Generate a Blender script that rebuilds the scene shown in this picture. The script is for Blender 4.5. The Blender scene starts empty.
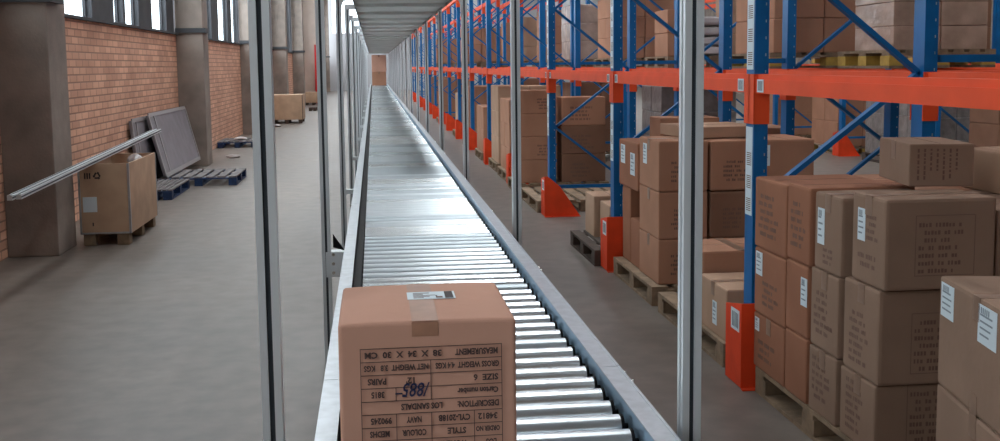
import bpy, bmesh, math, random
from mathutils import Vector, Matrix
random.seed(7)
scn = bpy.context.scene
COL = scn.collection
PI = math.pi

# ------------------------------------------------------------------ materials
def _new(name):
    m = bpy.data.materials.new(name); m.use_nodes = True
    nt = m.node_tree; b = nt.nodes['Principled BSDF']
    return m, nt, b
def mat(name, col, rough=.6, metal=0., noise=0., nscale=8., bump=0., bscale=60., spec=None, col2=None):
    m, nt, b = _new(name)
    b.inputs['Base Color'].default_value = (*col, 1)
    b.inputs['Roughness'].default_value = rough
    b.inputs['Metallic'].default_value = metal
    if spec is not None: b.inputs['Specular IOR Level'].default_value = spec
    if noise or col2:
        tc = nt.nodes.new('ShaderNodeTexCoord'); n = nt.nodes.new('ShaderNodeTexNoise')
        n.inputs['Scale'].default_value = nscale; n.inputs['Detail'].default_value = 5
        nt.links.new(tc.outputs['Object'], n.inputs['Vector'])
        r = nt.nodes.new('ShaderNodeValToRGB')
        c2 = col2 or tuple(c*(1-noise) for c in col)
        r.color_ramp.elements[0].position = .35; r.color_ramp.elements[1].position = .65
        r.color_ramp.elements[0].color = (*c2, 1); r.color_ramp.elements[1].color = (*col, 1)
        nt.links.new(n.outputs['Fac'], r.inputs['Fac']); nt.links.new(r.outputs['Color'], b.inputs['Base Color'])
    if bump:
        tc = nt.nodes.new('ShaderNodeTexCoord'); n = nt.nodes.new('ShaderNodeTexNoise')
        n.inputs['Scale'].default_value = bscale; n.inputs['Detail'].default_value = 4
        nt.links.new(tc.outputs['Object'], n.inputs['Vector'])
        bp = nt.nodes.new('ShaderNodeBump'); bp.inputs['Strength'].default_value = bump; bp.inputs['Distance'].default_value = .01
        nt.links.new(n.outputs['Fac'], bp.inputs['Height']); nt.links.new(bp.outputs['Normal'], b.inputs['Normal'])
    return m
def emis(name, col, s):
    m = bpy.data.materials.new(name); m.use_nodes = True; nt = m.node_tree
    for n in list(nt.nodes):
        if n.type != 'OUTPUT_MATERIAL': nt.nodes.remove(n)
    e = nt.nodes.new('ShaderNodeEmission'); e.inputs[0].default_value = (*col, 1); e.inputs[1].default_value = s
    nt.links.new(e.outputs[0], [n for n in nt.nodes if n.type == 'OUTPUT_MATERIAL'][0].inputs[0])
    return m
def brickmat():
    m, nt, b = _new('brick')
    g = nt.nodes.new('ShaderNodeNewGeometry'); sp = nt.nodes.new('ShaderNodeSeparateXYZ'); cb = nt.nodes.new('ShaderNodeCombineXYZ')
    ad = nt.nodes.new('ShaderNodeMath'); ad.operation = 'ADD'
    L = nt.links.new
    L(g.outputs['Position'], sp.inputs[0]); L(sp.outputs['X'], ad.inputs[0]); L(sp.outputs['Y'], ad.inputs[1])
    L(ad.outputs[0], cb.inputs['X']); L(sp.outputs['Z'], cb.inputs['Y'])
    br = nt.nodes.new('ShaderNodeTexBrick'); L(cb.outputs[0], br.inputs['Vector'])
    br.inputs['Color1'].default_value = (.74, .42, .28, 1); br.inputs['Color2'].default_value = (.56, .30, .20, 1)
    br.inputs['Mortar'].default_value = (.34, .19, .135, 1)
    br.inputs['Scale'].default_value = 1; br.inputs['Brick Width'].default_value = .235; br.inputs['Row Height'].default_value = .076
    br.inputs['Mortar Size'].default_value = .008; br.inputs['Mortar Smooth'].default_value = .3
    n = nt.nodes.new('ShaderNodeTexNoise'); n.inputs['Scale'].default_value = 1.3; n.inputs['Detail'].default_value = 6
    L(g.outputs['Position'], n.inputs['Vector'])
    mx = nt.nodes.new('ShaderNodeMixRGB'); mx.blend_type = 'MULTIPLY'; mx.inputs[0].default_value = .5
    rp = nt.nodes.new('ShaderNodeValToRGB'); rp.color_ramp.elements[0].position = .3; rp.color_ramp.elements[0].color = (.55, .5, .48, 1); rp.color_ramp.elements[1].position = .6
    L(n.outputs['Fac'], rp.inputs[0]); L(br.outputs['Color'], mx.inputs[1]); L(rp.outputs[0], mx.inputs[2]); L(mx.outputs[0], b.inputs['Base Color'])
    bp = nt.nodes.new('ShaderNodeBump'); bp.inputs['Strength'].default_value = .6; bp.inputs['Distance'].default_value = .01; bp.invert = True
    L(br.outputs['Fac'], bp.inputs['Height']); L(bp.outputs[0], b.inputs['Normal'])
    b.inputs['Roughness'].default_value = .9
    return m
def floormat():
    m, nt, b = _new('concrete_floor'); L = nt.links.new
    g = nt.nodes.new('ShaderNodeNewGeometry')
    n1 = nt.nodes.new('ShaderNodeTexNoise'); n1.inputs['Scale'].default_value = .55; n1.inputs['Detail'].default_value = 8; n1.inputs['Roughness'].default_value = .6
    n2 = nt.nodes.new('ShaderNodeTexNoise'); n2.inputs['Scale'].default_value = 7; n2.inputs['Detail'].default_value = 6
    L(g.outputs['Position'], n1.inputs[0]); L(g.outputs['Position'], n2.inputs[0])
    r1 = nt.nodes.new('ShaderNodeValToRGB'); r1.color_ramp.elements[0].position = .3; r1.color_ramp.elements[1].position = .7
    r1.color_ramp.elements[0].color = (.125, .100, .084, 1); r1.color_ramp.elements[1].color = (.220, .182, .156, 1)
    r2 = nt.nodes.new('ShaderNodeValToRGB'); r2.color_ramp.elements[0].position = .3; r2.color_ramp.elements[1].position = .7
    r2.color_ramp.elements[0].color = (.72, .72, .72, 1); r2.color_ramp.elements[1].color = (1, 1, 1, 1)
    L(n1.outputs['Fac'], r1.inputs[0]); L(n2.outputs['Fac'], r2.inputs[0])
    mx = nt.nodes.new('ShaderNodeMixRGB'); mx.blend_type = 'MULTIPLY'; mx.inputs[0].default_value = 1
    L(r1.outputs[0], mx.inputs[1]); L(r2.outputs[0], mx.inputs[2]); L(mx.outputs[0], b.inputs['Base Color'])
    r3 = nt.nodes.new('ShaderNodeMapRange'); r3.inputs['To Min'].default_value = .34; r3.inputs['To Max'].default_value = .6
    L(n1.outputs['Fac'], r3.inputs[0]); L(r3.outputs[0], b.inputs['Roughness'])
    return m
M = dict(
    brick=brickmat(), floor=floormat(),
    concrete=mat('concrete', (.28, .225, .19), .9, noise=.35, nscale=2.5, bump=.3),
    darkconc=mat('dark_concrete', (.05, .05, .055), .85, noise=.3, nscale=3),
    roof=mat('roof_sheet', (.32, .33, .34), .6),
    blue=mat('blue_rack_paint', (.0015, .12, .34), .42, noise=.2, nscale=6, spec=.35),
    orange=mat('orange_beam_paint', (.80, .085, .022), .6, noise=.12, nscale=5, spec=.25),
    redorange=mat('orange_guard_paint', (.78, .062, .014), .6, noise=.15, nscale=8, spec=.25),
    galv=mat('galvanised_steel', (.50, .535, .57), .38, .9, noise=.15, nscale=30),
    web=mat('inner_rail_steel', (.34, .48, .62), .4, .75, noise=.1, nscale=20),
    roller=mat('roller_steel', (.76, .82, .86), .30, 1., noise=.06, nscale=12),
    roller1=mat('roller_steel_dark_band', (.56, .62, .66), .36, 1., noise=.1, nscale=12),
    roller2=mat('roller_steel_light_band', (.90, .94, .96), .27, 1., noise=.05, nscale=12),
    roller3=mat('roller_steel_mid_band', (.68, .74, .78), .32, 1., noise=.1, nscale=12),
    alu=mat('aluminium_profile', (.66, .70, .72), .42, .35),
    groove=mat('groove_shadow_gap', (.035, .045, .055), .7),
    black=mat('black_plastic_and_gap_shade', (.006, .006, .007), .6, spec=.1),
    deck=mat('deck_sheet', (.82, .85, .84), .5, .0, noise=.15, nscale=3),
    deckdark=mat('deck_crossbar', (.20, .22, .22), .4, .5),
    wood=mat('pale_pallet_wood', (.29, .195, .12), .8, noise=.4, nscale=12, bump=.3),
    dwood=mat('dark_pallet_wood', (.085, .055, .04), .8, noise=.3, nscale=12, bump=.3),
    yellow=mat('yellow_painted_wood', (.52, .33, .06), .7, noise=.25, nscale=15),
    bluewood=mat('blue_painted_wood', (.006, .035, .12), .6, noise=.4, nscale=15),
    greywood=mat('weathered_grey_wood', (.20, .18, .18), .8, noise=.4, nscale=12),
    ply=mat('plywood', (.52, .345, .225), .7, noise=.18, nscale=5),
    paper=mat('white_label_paper', (.62, .70, .74), .6),
    bar=mat('grey_print', (.20, .24, .27), .6),
    ink=mat('dark_print', (.035, .025, .025), .7),
    fadeink=mat('faded_print', (.15, .08, .055), .8),
    tableink=mat('brown_black_print', (.075, .042, .036), .7),
    pen=mat('pen_ink', (.012, .018, .07), .6),
    tape=mat('packing_tape', (.40, .205, .13), .4, spec=.3, noise=.15, nscale=25),
    oldtape=mat('aged_packing_tape', (.255, .155, .105), .35, noise=.15, nscale=25, spec=.3),
    film=mat('stretch_film', (.50, .34, .26), .2, noise=.3, nscale=6, bump=.6, bscale=14),
    white=mat('white_film', (.50, .37, .30), .25, noise=.3, nscale=5, bump=.6, bscale=14),
    greyfilm=mat('grey_film', (.30, .265, .25), .3, noise=.4, nscale=7, bump=.8, bscale=16),
    sack=mat('white_sack', (.62, .56, .55), .55, noise=.12, nscale=6, bump=.4, bscale=20),
    panel=mat('grey_panel', (.22, .20, .22), .6, noise=.2, nscale=5),
    panelframe=mat('panel_frame', (.30, .28, .28), .5, .2),
    red=mat('red_paint', (.55, .01, .01), .4),
    backwall=mat('grey_wall_paint', (.40, .40, .42), .8),
    beige=mat('beige_plaster', (.50, .40, .34), .8, noise=.12, nscale=2),
    bolt=mat('bolt_steel', (.75, .74, .70), .25, 1.),
    bag=mat('clear_bag', (.30, .26, .25), .12, noise=.3, nscale=9, bump=1, bscale=12),
    rag=mat('red_brown_packing', (.18, .07, .05), .8, noise=.4, nscale=9),
    sky=emis('rooflight_sheet', (.93, .98, 1.0), 8.5),
)
def translucent(m, fac):
    nt = m.node_tree; b = nt.nodes['Principled BSDF']; o = [n for n in nt.nodes if n.type == 'OUTPUT_MATERIAL'][0]
    t = nt.nodes.new('ShaderNodeBsdfTranslucent'); t.inputs[0].default_value = (.70, .74, .73, 1)
    mx = nt.nodes.new('ShaderNodeMixShader'); mx.inputs[0].default_value = fac
    nt.links.new(b.outputs[0], mx.inputs[1]); nt.links.new(t.outputs[0], mx.inputs[2]); nt.links.new(mx.outputs[0], o.inputs[0])
translucent(M['deck'], .30)
CARD = {
    'conveyor': mat('fresh_cardboard', (.58, .32, .23), .85, spec=.2, noise=.08, nscale=3.5, bump=.12, bscale=25),
    'brown': mat('brown_cardboard', (.42, .215, .135), .85, spec=.15, noise=.12, nscale=3.5, bump=.12, bscale=25),
    'orange': mat('orange_cardboard', (.33, .145, .085), .85, spec=.15, noise=.14, nscale=3.5, bump=.12, bscale=25),
    'grey': mat('greyish_cardboard', (.29, .185, .13), .85, spec=.15, noise=.14, nscale=3.5, bump=.15, bscale=25),
    'pale': mat('pale_cardboard', (.44, .28, .19), .85, spec=.15, noise=.12, nscale=3.5, bump=.12, bscale=25),
    'dark': mat('dark_cardboard', (.24, .125, .08), .85, spec=.15, noise=.14, nscale=3.5, bump=.12, bscale=25),
}
def glassmat():
    m = bpy.data.materials.new('window_glass'); m.use_nodes = True; nt = m.node_tree
    for n in list(nt.nodes):
        if n.type != 'OUTPUT_MATERIAL': nt.nodes.remove(n)
    t = nt.nodes.new('ShaderNodeBsdfTransparent'); t.inputs[0].default_value = (.93, .96, .97, 1)
    g = nt.nodes.new('ShaderNodeBsdfGlossy'); g.inputs['Roughness'].default_value = .05
    mx = nt.nodes.new('ShaderNodeMixShader'); mx.inputs[0].default_value = .06
    nt.links.new(t.outputs[0], mx.inputs[1]); nt.links.new(g.outputs[0], mx.inputs[2])
    nt.links.new(mx.outputs[0], [n for n in nt.nodes if n.type == 'OUTPUT_MATERIAL'][0].inputs[0])
    return m
M['glass'] = glassmat()

# ------------------------------------------------------------------ mesh helpers
ORG = {}
class MB:
    def __init__(s): s.v = []; s.f = []; s.m = []; s.sm = []
    def add(s, vs, fs, m=0, smooth=False):
        k = len(s.v); s.v += [tuple(v) for v in vs]
        for f in fs: s.f.append([k+i for i in f]); s.m.append(m); s.sm.append(smooth)
        return s
    def box(s, x0, x1, y0, y1, z0, z1, m=0):
        return s.add([(x0,y0,z0),(x1,y0,z0),(x1,y1,z0),(x0,y1,z0),(x0,y0,z1),(x1,y0,z1),(x1,y1,z1),(x0,y1,z1)],
                     [(0,3,2,1),(4,5,6,7),(0,1,5,4),(1,2,6,5),(2,3,7,6),(3,0,4,7)], m)
    def cbox(s, x0, x1, y0, y1, z0, z1, b=.006, m=0):      # bevelled box
        bm = bmesh.new(); bmesh.ops.create_cube(bm, size=1)
        for v in bm.verts: v.co = Vector(((x0+x1)/2+v.co.x*(x1-x0), (y0+y1)/2+v.co.y*(y1-y0), (z0+z1)/2+v.co.z*(z1-z0)))
        bmesh.ops.bevel(bm, geom=bm.edges[:], offset=b, segments=2, affect='EDGES', profile=.6)
        bm.verts.index_update()
        s.add([v.co for v in bm.verts], [[v.index for v in f.verts] for f in bm.faces], m); bm.free(); return s
    def prism(s, poly, axis, a, c, m=0):                     # polygon extruded along axis from a to c
        def P(p, t):
            return {'x': (t, p[0], p[1]), 'y': (p[0], t, p[1]), 'z': (p[0], p[1], t)}[axis]
        n = len(poly)
        s.add([P(p, a) for p in poly]+[P(p, c) for p in poly],
              [list(range(n))[::-1], list(range(n, 2*n))]+[(i, (i+1)%n, n+(i+1)%n, n+i) for i in range(n)], m); return s
    def beam(s, p, q, w, h, up=(0,0,1), m=0):                # rectangular bar between two points
        p, q = Vector(p), Vector(q); d = (q-p).normalized(); u = Vector(up)
        if abs(d.dot(u)) > .99: u = Vector((0,1,0))
        r = d.cross(u).normalized(); u = r.cross(d).normalized()
        vs = [a+r*(i*w/2)+u*(j*h/2) for a in (p, q) for i, j in ((-1,-1),(1,-1),(1,1),(-1,1))]
        return s.add(vs, [(0,1,2,3),(7,6,5,4),(0,4,5,1),(1,5,6,2),(2,6,7,3),(3,7,4,0)], m)
    def tube(s, p, q, r, n=12, m=0, r2=None, cap=True):
        p, q = Vector(p), Vector(q); d = (q-p).normalized(); u = Vector((0,0,1))
        if abs(d.dot(u)) > .99: u = Vector((0,1,0))
        a = d.cross(u).normalized(); b = a.cross(d); r2 = r if r2 is None else r2
        vs = [c+a*(R*math.cos(2*PI*i/n))+b*(R*math.sin(2*PI*i/n)) for c, R in ((p, r), (q, r2)) for i in range(n)]
        s.add(vs, [(i, (i+1)%n, n+(i+1)%n, n+i) for i in range(n)], m, True)
        if cap: s.add(vs, [list(range(n))[::-1], list(range(n, 2*n))], m)
        return s
    def mesh(s, name, mats, off=(0,0,0)):
        me = bpy.data.meshes.new(name); o = Vector(off)
        me.from_pydata([Vector(v)-o for v in s.v], [], s.f)
        for mm in (mats if isinstance(mats, (list, tuple)) else [mats]): me.materials.append(mm)
        for p, mi, sm in zip(me.polygons, s.m, s.sm): p.material_index = mi; p.use_smooth = sm
        bm = bmesh.new(); bm.from_mesh(me); bmesh.ops.recalc_face_normals(bm, faces=bm.faces[:]); bm.to_mesh(me); bm.free()
        return me
    def build(s, name, mats, parent=None, loc=None):
        if parent is not None: off = ORG[parent.name]
        elif loc is not None: off = Vector(loc)
        else:
            xs = [v[0] for v in s.v]; ys = [v[1] for v in s.v]; zs = [v[2] for v in s.v]
            off = Vector(((min(xs)+max(xs))/2, (min(ys)+max(ys))/2, min(zs)))
        o = bpy.data.objects.new(name, s.mesh(name, mats, off)); COL.objects.link(o)
        if parent is not None: o.parent = parent
        else: o.location = off
        ORG[o.name] = off.copy()
        return o
def thing(name, label, cat, loc=(0,0,0), group=None, rz=0):
    o = bpy.data.objects.new(name, None); COL.objects.link(o); o.empty_display_size = .1
    o.location = loc; o.rotation_euler = (0,0,rz); ORG[o.name] = Vector(loc)
    return tag(o, label, cat, group)
def part_empty(name, parent):
    o = bpy.data.objects.new(name, None); COL.objects.link(o); o.parent = parent; ORG[o.name] = ORG[parent.name].copy(); o.empty_display_size = .1
    return o
def tag(o, label, cat, group=None):
    o['label'] = label; o['category'] = cat
    if group: o['group'] = group
    return o
def struct(name, mb, mats):
    o = mb.build(name, mats); o['kind'] = 'structure'; return o
def textmesh(body, size, shear=0., bold=0.):
    cu = bpy.data.curves.new('t', 'FONT'); cu.body = body; cu.size = size; cu.shear = shear; cu.offset = bold; cu.resolution_u = 2
    o = bpy.data.objects.new('t', cu); COL.objects.link(o); dg = bpy.context.evaluated_depsgraph_get()
    me = bpy.data.meshes.new_from_object(o.evaluated_get(dg))
    vs = [v.co.copy() for v in me.vertices]; fs = [list(p.vertices) for p in me.polygons]
    bpy.data.objects.remove(o); bpy.data.curves.remove(cu); bpy.data.meshes.remove(me)
    return vs, fs
ORD = 'first second third fourth fifth sixth seventh eighth ninth tenth eleventh twelfth thirteenth fourteenth fifteenth sixteenth seventeenth eighteenth'.split()

# ------------------------------------------------------------------ camera
f, cx, cy, H = 1032., 500., 170., 1.5
ay = Vector((373-cx, 66-cy, f)).normalized(); az = Vector((613-cx, 10280-cy, f)).normalized()
az = (az-ay*az.dot(ay)).normalized(); ax = az.cross(ay)
if ax.x < 0: ax = -ax
R = Matrix((ax, ay, -az))
rt, up, bk = R @ Vector((1,0,0)), R @ Vector((0,-1,0)), R @ Vector((0,0,-1))
cam = bpy.data.cameras.new('camera'); co = bpy.data.objects.new('camera', cam); COL.objects.link(co)
co.matrix_world = Matrix(((rt.x,up.x,bk.x,0),(rt.y,up.y,bk.y,0),(rt.z,up.z,bk.z,H),(0,0,0,1)))
cam.sensor_width = 36; cam.lens = f/1000*36; cam.shift_y = -(220.5-cy)/1000; cam.clip_start = .05; cam.clip_end = 300
scn.camera = co

# ------------------------------------------------------------------ the setting
YE, XR, ZR = 64., 17., 6.6
struct('floor', MB().box(-3.4, XR, -3, YE, -.1, 0), M['floor'])
XW = -2.95
mb = MB().box(XW-.24, XW, -3, YE, 0, 2.0)
struct('wall_left', mb, M['brick'])
CY = [1.0+7.6*k for k in range(9)]            # column front faces
cols = []
for k, y in enumerate(CY):
    if y > YE-1: continue
    mb = MB().cbox(XW, -2.55, y, y+.5, 0, ZR, .012)
    mb.box(XW+.002, -2.50, y-.05, y+.3, 2.03, 2.10, 1)       # dark corbel ledge
    struct('column', mb, [M['concrete'], M['darkconc']])
# upper wall with slit windows between columns
wi = 1
OP = {1: [(2.0, 3.0), (3.95, 4.40), (4.52, 5.25), (6.05, 7.05)], 2: [(2.7, 3.7), (4.6, 5.9), (6.5, 7.5)]}
for k, y in enumerate(CY[:-1]):
    a, b = y+.5, min(CY[k+1], YE)
    ops = OP.get(k, [(1.0, 1.7), (2.7, 3.5), (4.6, 5.7), (6.3, 7.2)])
    ops = [(y+p, y+q) for p, q in ops]
    mb = MB(); e = a
    for p, q in ops:
        mb.box(XW-.12, XW-.02, e, p, 2.0, 4.6)
        e = q
    mb.box(XW-.12, XW-.02, e, b, 2.0, 4.6)
    mb.box(XW-.16, XW-.02, a, b, 4.6, ZR)
    mb.box(XW-.18, XW+.05, a, b, 2.0, 2.03)
    struct('wall_left_upper', mb, M['darkconc'])
    for p, q in ops:
        w = MB().box(XW-.11, XW-.08, p, p+.03, 2.03, 4.6).box(XW-.11, XW-.08, q-.03, q, 2.03, 4.6).box(XW-.11, XW-.08, p+.03, q-.03, 4.57, 4.6)
        w.box(XW-.098, XW-.092, p+.03, q-.03, 2.03, 4.57, 1)
        struct('window_%d' % wi, w, [M['darkconc'], M['glass']]); wi += 1
struct('wall_right', MB().box(XR, XR+.2, -3, YE, 0, ZR), M['concrete'])
struct('wall_back', MB().box(-3.4, XR, YE, YE+.2, 0, 3.5).box(-3.4, -2.4, YE, YE+.2, 3.5, ZR).box(-.8, XR, YE, YE+.2, 3.5, ZR).box(-2.4, -.8, YE, YE+.2, 6.2, ZR), M['backwall'])
struct('window_%d' % wi, MB().box(-2.4, -.8, YE+.08, YE+.09, 3.5, 6.2, 1).box(-1.63, -1.57, YE+.05, YE+.13, 3.5, 6.2), [M['darkconc'], M['glass']]); wi += 1
struct('wall_front', MB().box(-3.4, XR, -3.2, -3, 0, ZR), M['concrete'])
# roof with daylit rooflight sheets let into it
mb = MB(); SK = []
for xa, xb in ((-2.2, -1.2), (.95, 1.5), (5.0, 6.2), (11.5, 12.7)): SK.append((xa, xb))
e = -3.4
for xa, xb in SK: mb.box(e, xa, -3, YE, ZR, ZR+.1).box(xa, xb, -3, 6.0 if xa < 0 else 2.5, ZR, ZR+.1); e = xb
mb.box(e, XR, -3, YE, ZR, ZR+.1)
for i in range(15):
    y = 6+i*4
    for xa, xb in SK: mb.box(xa, xb, y, y+.5, ZR+.0, ZR+.1)
struct('ceiling', mb, M['roof'])
for xa, xb in SK:
    struct('window_%d' % wi, MB().box(xa-.02, xb+.02, 6.0 if xa < 0 else 2.5, YE, ZR+.1, ZR+.12), M['sky']); wi += 1

# ------------------------------------------------------------------ roller conveyor
ZC = .80
cv = thing('roller_conveyor', 'long straight steel roller conveyor carrying the big front carton', 'conveyor', (.21, 20, 0))
Y0, Y1 = .9, 40.5
j = [Y0, 2.29, 5.3, 8.3, 11.3, 14.3, 17.3, 20.3, 23.3, 26.3, 29.3, 32.3, 35.3, 38.3, Y1]
for side in (0, 1):
    mb = MB()
    if side == 0: mb.box(-.0835, -.0562, Y0, Y1, ZC-.10, ZC-.024, 1)  # black strip and inner face paint in the shade of the roller gap
    for a, b in zip(j, j[1:]):
        b -= .003
        if side == 0:
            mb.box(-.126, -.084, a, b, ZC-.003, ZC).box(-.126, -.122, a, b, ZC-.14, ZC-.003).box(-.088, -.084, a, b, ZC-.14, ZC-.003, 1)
        else:
            mb.box(.505, .550, a, b, ZC-.003, ZC).box(.505, .509, a, b, ZC-.14, ZC-.003, 1).box(.546, .552, a, b, ZC-.14, ZC+.002)
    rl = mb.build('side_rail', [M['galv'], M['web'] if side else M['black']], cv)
    mb = MB()
    for y in ((2.20, 2.27, 3.47, 3.52, 4.95, 6.4, 8.3, 9.6, 11.3) if side else (5.3, 8.3)):
        xx = .556 if side else -.130
        mb.tube((xx-.004, y, ZC-.012), (xx+.006, y, ZC-.012), .008, 8)
    mb.build('bolt', M['bolt'], rl)
pitch, RR, ZA = .0865, .0245, ZC-.045
n = int((Y1-Y0-.1)/pitch)
protos = {}; far = MB(); RM = [M['roller'], M['black'], M['roller1'], M['roller2'], M['roller3']]
rr = random.Random(4); kind_ = 0
for i in range(n):
    y = 1.848-10*pitch+i*pitch
    if y > Y1-.05: break
    if rr.random() < .45: kind_ = rr.choice([0, 2, 3, 4])      # runs of darker and lighter steel paint in the banded reflections
    if i < 96:
        if kind_ not in protos:
            m1 = MB().tube((-.051, y, ZA), (.487, y, ZA), RR, 20, kind_)
            m1.tube((-.055, y, ZA), (-.0515, y, ZA), RR+.001, 20, 1).tube((.4875, y, ZA), (.494, y, ZA), RR+.001, 20, 1)
            m1.tube((-.0558, y, ZA), (-.055, y, ZA), .006, 8, 1).tube((.494, y, ZA), (.505, y, ZA), .006, 8, 1)
            protos[kind_] = (m1.build('roller', RM, cv), y)
        else:
            p_, py = protos[kind_]
            o = p_.copy(); COL.objects.link(o); o.location = (0, y-py, 0)
    else:
        far.tube((-.051, y, ZA), (.487, y, ZA), RR, 10, kind_)
        far.box(.488, .505, y-.006, y+.006, ZA-.006, ZA+.006, 1); far.box(-.0558, -.051, y-.006, y+.006, ZA-.006, ZA+.006, 1)
o = far.build('roller', RM, cv); o['kind'] = 'stuff'; o['label'] = 'many rollers of the far stretch of the conveyor'
mb = MB().box(-.08, .50, Y0, Y1, ZC-.16, ZC-.145); mb.build('underpan', M['galv'], cv)
for k in range(16):
    y = 3.3+2.5*k
    if y > Y1: break
    mb = MB().box(-.12, -.085, y-.02, y+.02, 0.008, ZC-.141).box(.51, .545, y-.02, y+.02, 0.008, ZC-.141).box(-.085, .51, y-.015, y+.015, .3, .34)
    mb.box(-.14, -.06, y-.05, y+.05, 0, .008).box(.485, .57, y-.05, y+.05, 0, .008)
    mb.build('support_stand', M['galv'], cv)

# ------------------------------------------------------------------ portal frames of slotted aluminium profile over the conveyor
def profile(mb, x, y, z0, z1, a=.038):
    h = a/2; g = .005
    for sx in (-1, 1):
        for sy in (-1, 1):
            xa, xb = sorted((x+sx*g, x+sx*h)); ya, yb = sorted((y+sy*g, y+sy*h)); mb.box(xa, xb, ya, yb, z0, z1)
    mb.box(x-h+.007, x+h-.007, y-h+.007, y+h-.007, z0, z1, 1)
names = ['nearest slim grey aluminium portal frame, its posts flanking the front carton']
XL, XP = -.215, .619
POST_Z = 2.012
for k in range(16):
    y = 1.97+2.53*k
    XL = -.206 if k == 0 else -.220
    lab = names[0] if k == 0 else '%s slim grey aluminium portal frame over the conveyor, counted from the front carton' % ORD[k]
    t = thing('portal_frame', lab, 'frame', ((XL+XP)/2, y, 0), 'aluminium portal frames over the conveyor')
    for x, s in ((XL, 1), (XP, -1)):
        mb = MB(); profile(mb, x, y, .006, POST_Z); mb.build('post', [M['alu'], M['groove']], t)
        MB().box(x-.04, x+.04, y-.04, y+.04, 0, .006).build('foot_plate', M['galv'], t)
        # curved corner bracket under the crossbar
        poly = [(x+s*.0192, 1.96), (x+s*.0192, 1.88)]
        for i in range(9):
            a = PI/2*i/8; poly.append((x+s*(.0192+.07*(1-math.cos(a))), 1.88+.08*math.sin(a)))
        if s < 0: poly = poly[::-1]
        MB().prism(poly, 'y', y-.008, y+.008).build('corner_bracket', M['alu'], t)
        # plate that ties post to conveyor rail
        if s == 1 and k > 1: MB().box(x+.0195, -.1265, y-.02, y+.02, .64, .67).build('rail_clamp', M['alu'], t)
        elif s == 1 and k:
            mb = MB().box(x+.0195, -.1265, y-.03, y+.03, .60, .70)
            mb.box(x-.002, -.1265, y-.0345, y-.0305, .59, .70)
            for zz in (.61, .65, .69): mb.tube((x+.03, y-.040, zz), (x+.03, y-.0345, zz), .007, 8, 1)
            mb.prism([(x+.03, .72), (-.140, .705), (x+.03, .78)], 'y', y-.03, y-.024, 2)
            mb.build('rail_clamp', [M['alu'], M['bolt'], M['black']], t)
        elif s == -1: MB().box(.5525, x-.0195, y-.02, y+.02, .66, .69).build('rail_clamp', M['alu'], t)
    if True:
        mb = MB().box(XL-.022, XP+.022, y-.022, y+.022, POST_Z+.001, POST_Z+.045); mb.build('crossbar', M['alu'], t)

# overhead deck (underside seen)
dk = thing('overhead_deck', 'low overhead deck of pale translucent sheets carried above the conveyor', 'deck', (.2, 20, POST_Z+.045))
zd = POST_Z+.046+.0
DS = 2
for k in range(DS, 15):
    ya, yb = 1.97+2.53*k, 1.97+2.53*(k+1)
    for q in range(2):
        y0 = ya+.04+q*1.265; mb = MB().box(-.13, .580, y0, y0+1.17, 1.988, 1.994)
        mb.box(-.13, .580, y0, y0+.012, 1.966, 1.9875).box(-.13, .580, y0+1.158, y0+1.17, 1.966, 1.9875)
        mb.build('deck_sheet', M['deck'], dk)
ya, yb = 1.97+2.53*DS, 1.97+2.53*15
for x in (-.1345, .5805): MB().box(x, x+.004, ya, yb, 1.966, 2.011).build('edge_rail', M['deckdark'], dk)
MB().box(-.13, -.11, ya, yb, 1.9945, 2.011).box(.55, .58, ya, yb, 1.9945, 2.011).build('hanger_strip', M['deckdark'], dk)

# ------------------------------------------------------------------ cartons
_cart = {}
def carton_mesh(w, d, h, style):
    key = (round(w,3), round(d,3), round(h,3), style)
    if key in _cart: return _cart[key]
    m_ = CARD.get(style) or M[style]
    mb = MB().cbox(-w/2, w/2, -d/2, d/2, 0, h, min(.012, h*.04))
    # flap seams across the top
    if w >= d: mb.box(-w/2+.02, w/2-.02, -.0015, .0015, h, h+.0008, 1)
    else: mb.box(-.0015, .0015, -d/2+.02, d/2-.02, h, h+.0008, 1)
    me = mb.mesh('carton', [m_, M['fadeink']]); 
    _cart[key] = me
    return me
def rect_on(mb, face, u0, u1, v0, v1, w, d, h, m=0, t=.0012):
    """thin sheet on a face; u runs to the viewer's right, v up from the base"""
    if face == 'x': mb.box(-w/2-t, -w/2, d/2-u1, d/2-u0, v0, v1, m)      # -X face, u from far edge (left in view) to near
    elif face == 'y': mb.box(-w/2+u0, -w/2+u1, -d/2-t, -d/2, v0, v1, m)
    else: mb.box(-w/2+u0, -w/2+u1, -d/2+v0, -d/2+v1, h, h+t, m)
def glyphs(mb, face, u0, v0, uw, vh, rows, w, d, h, ch=.012, seed=0, m=0):
    rnd = random.Random(seed)
    rh = vh/rows
    for r in range(rows):
        v = v0+vh-(r+1)*rh; u = u0+rnd.choice([0, 0, .02]); end = u0+uw*rnd.uniform(.6, 1)
        while u < end:
            for c in range(rnd.randint(2, 6)):
                if u+ch > end: break
                cw = ch*rnd.uniform(.5, .8); hh = rh*.55
                rect_on(mb, face, u, u+cw, v, v+hh*rnd.choice([1, 1, .85]), w, d, h, m, .0006)
                u += ch
            u += ch
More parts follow.
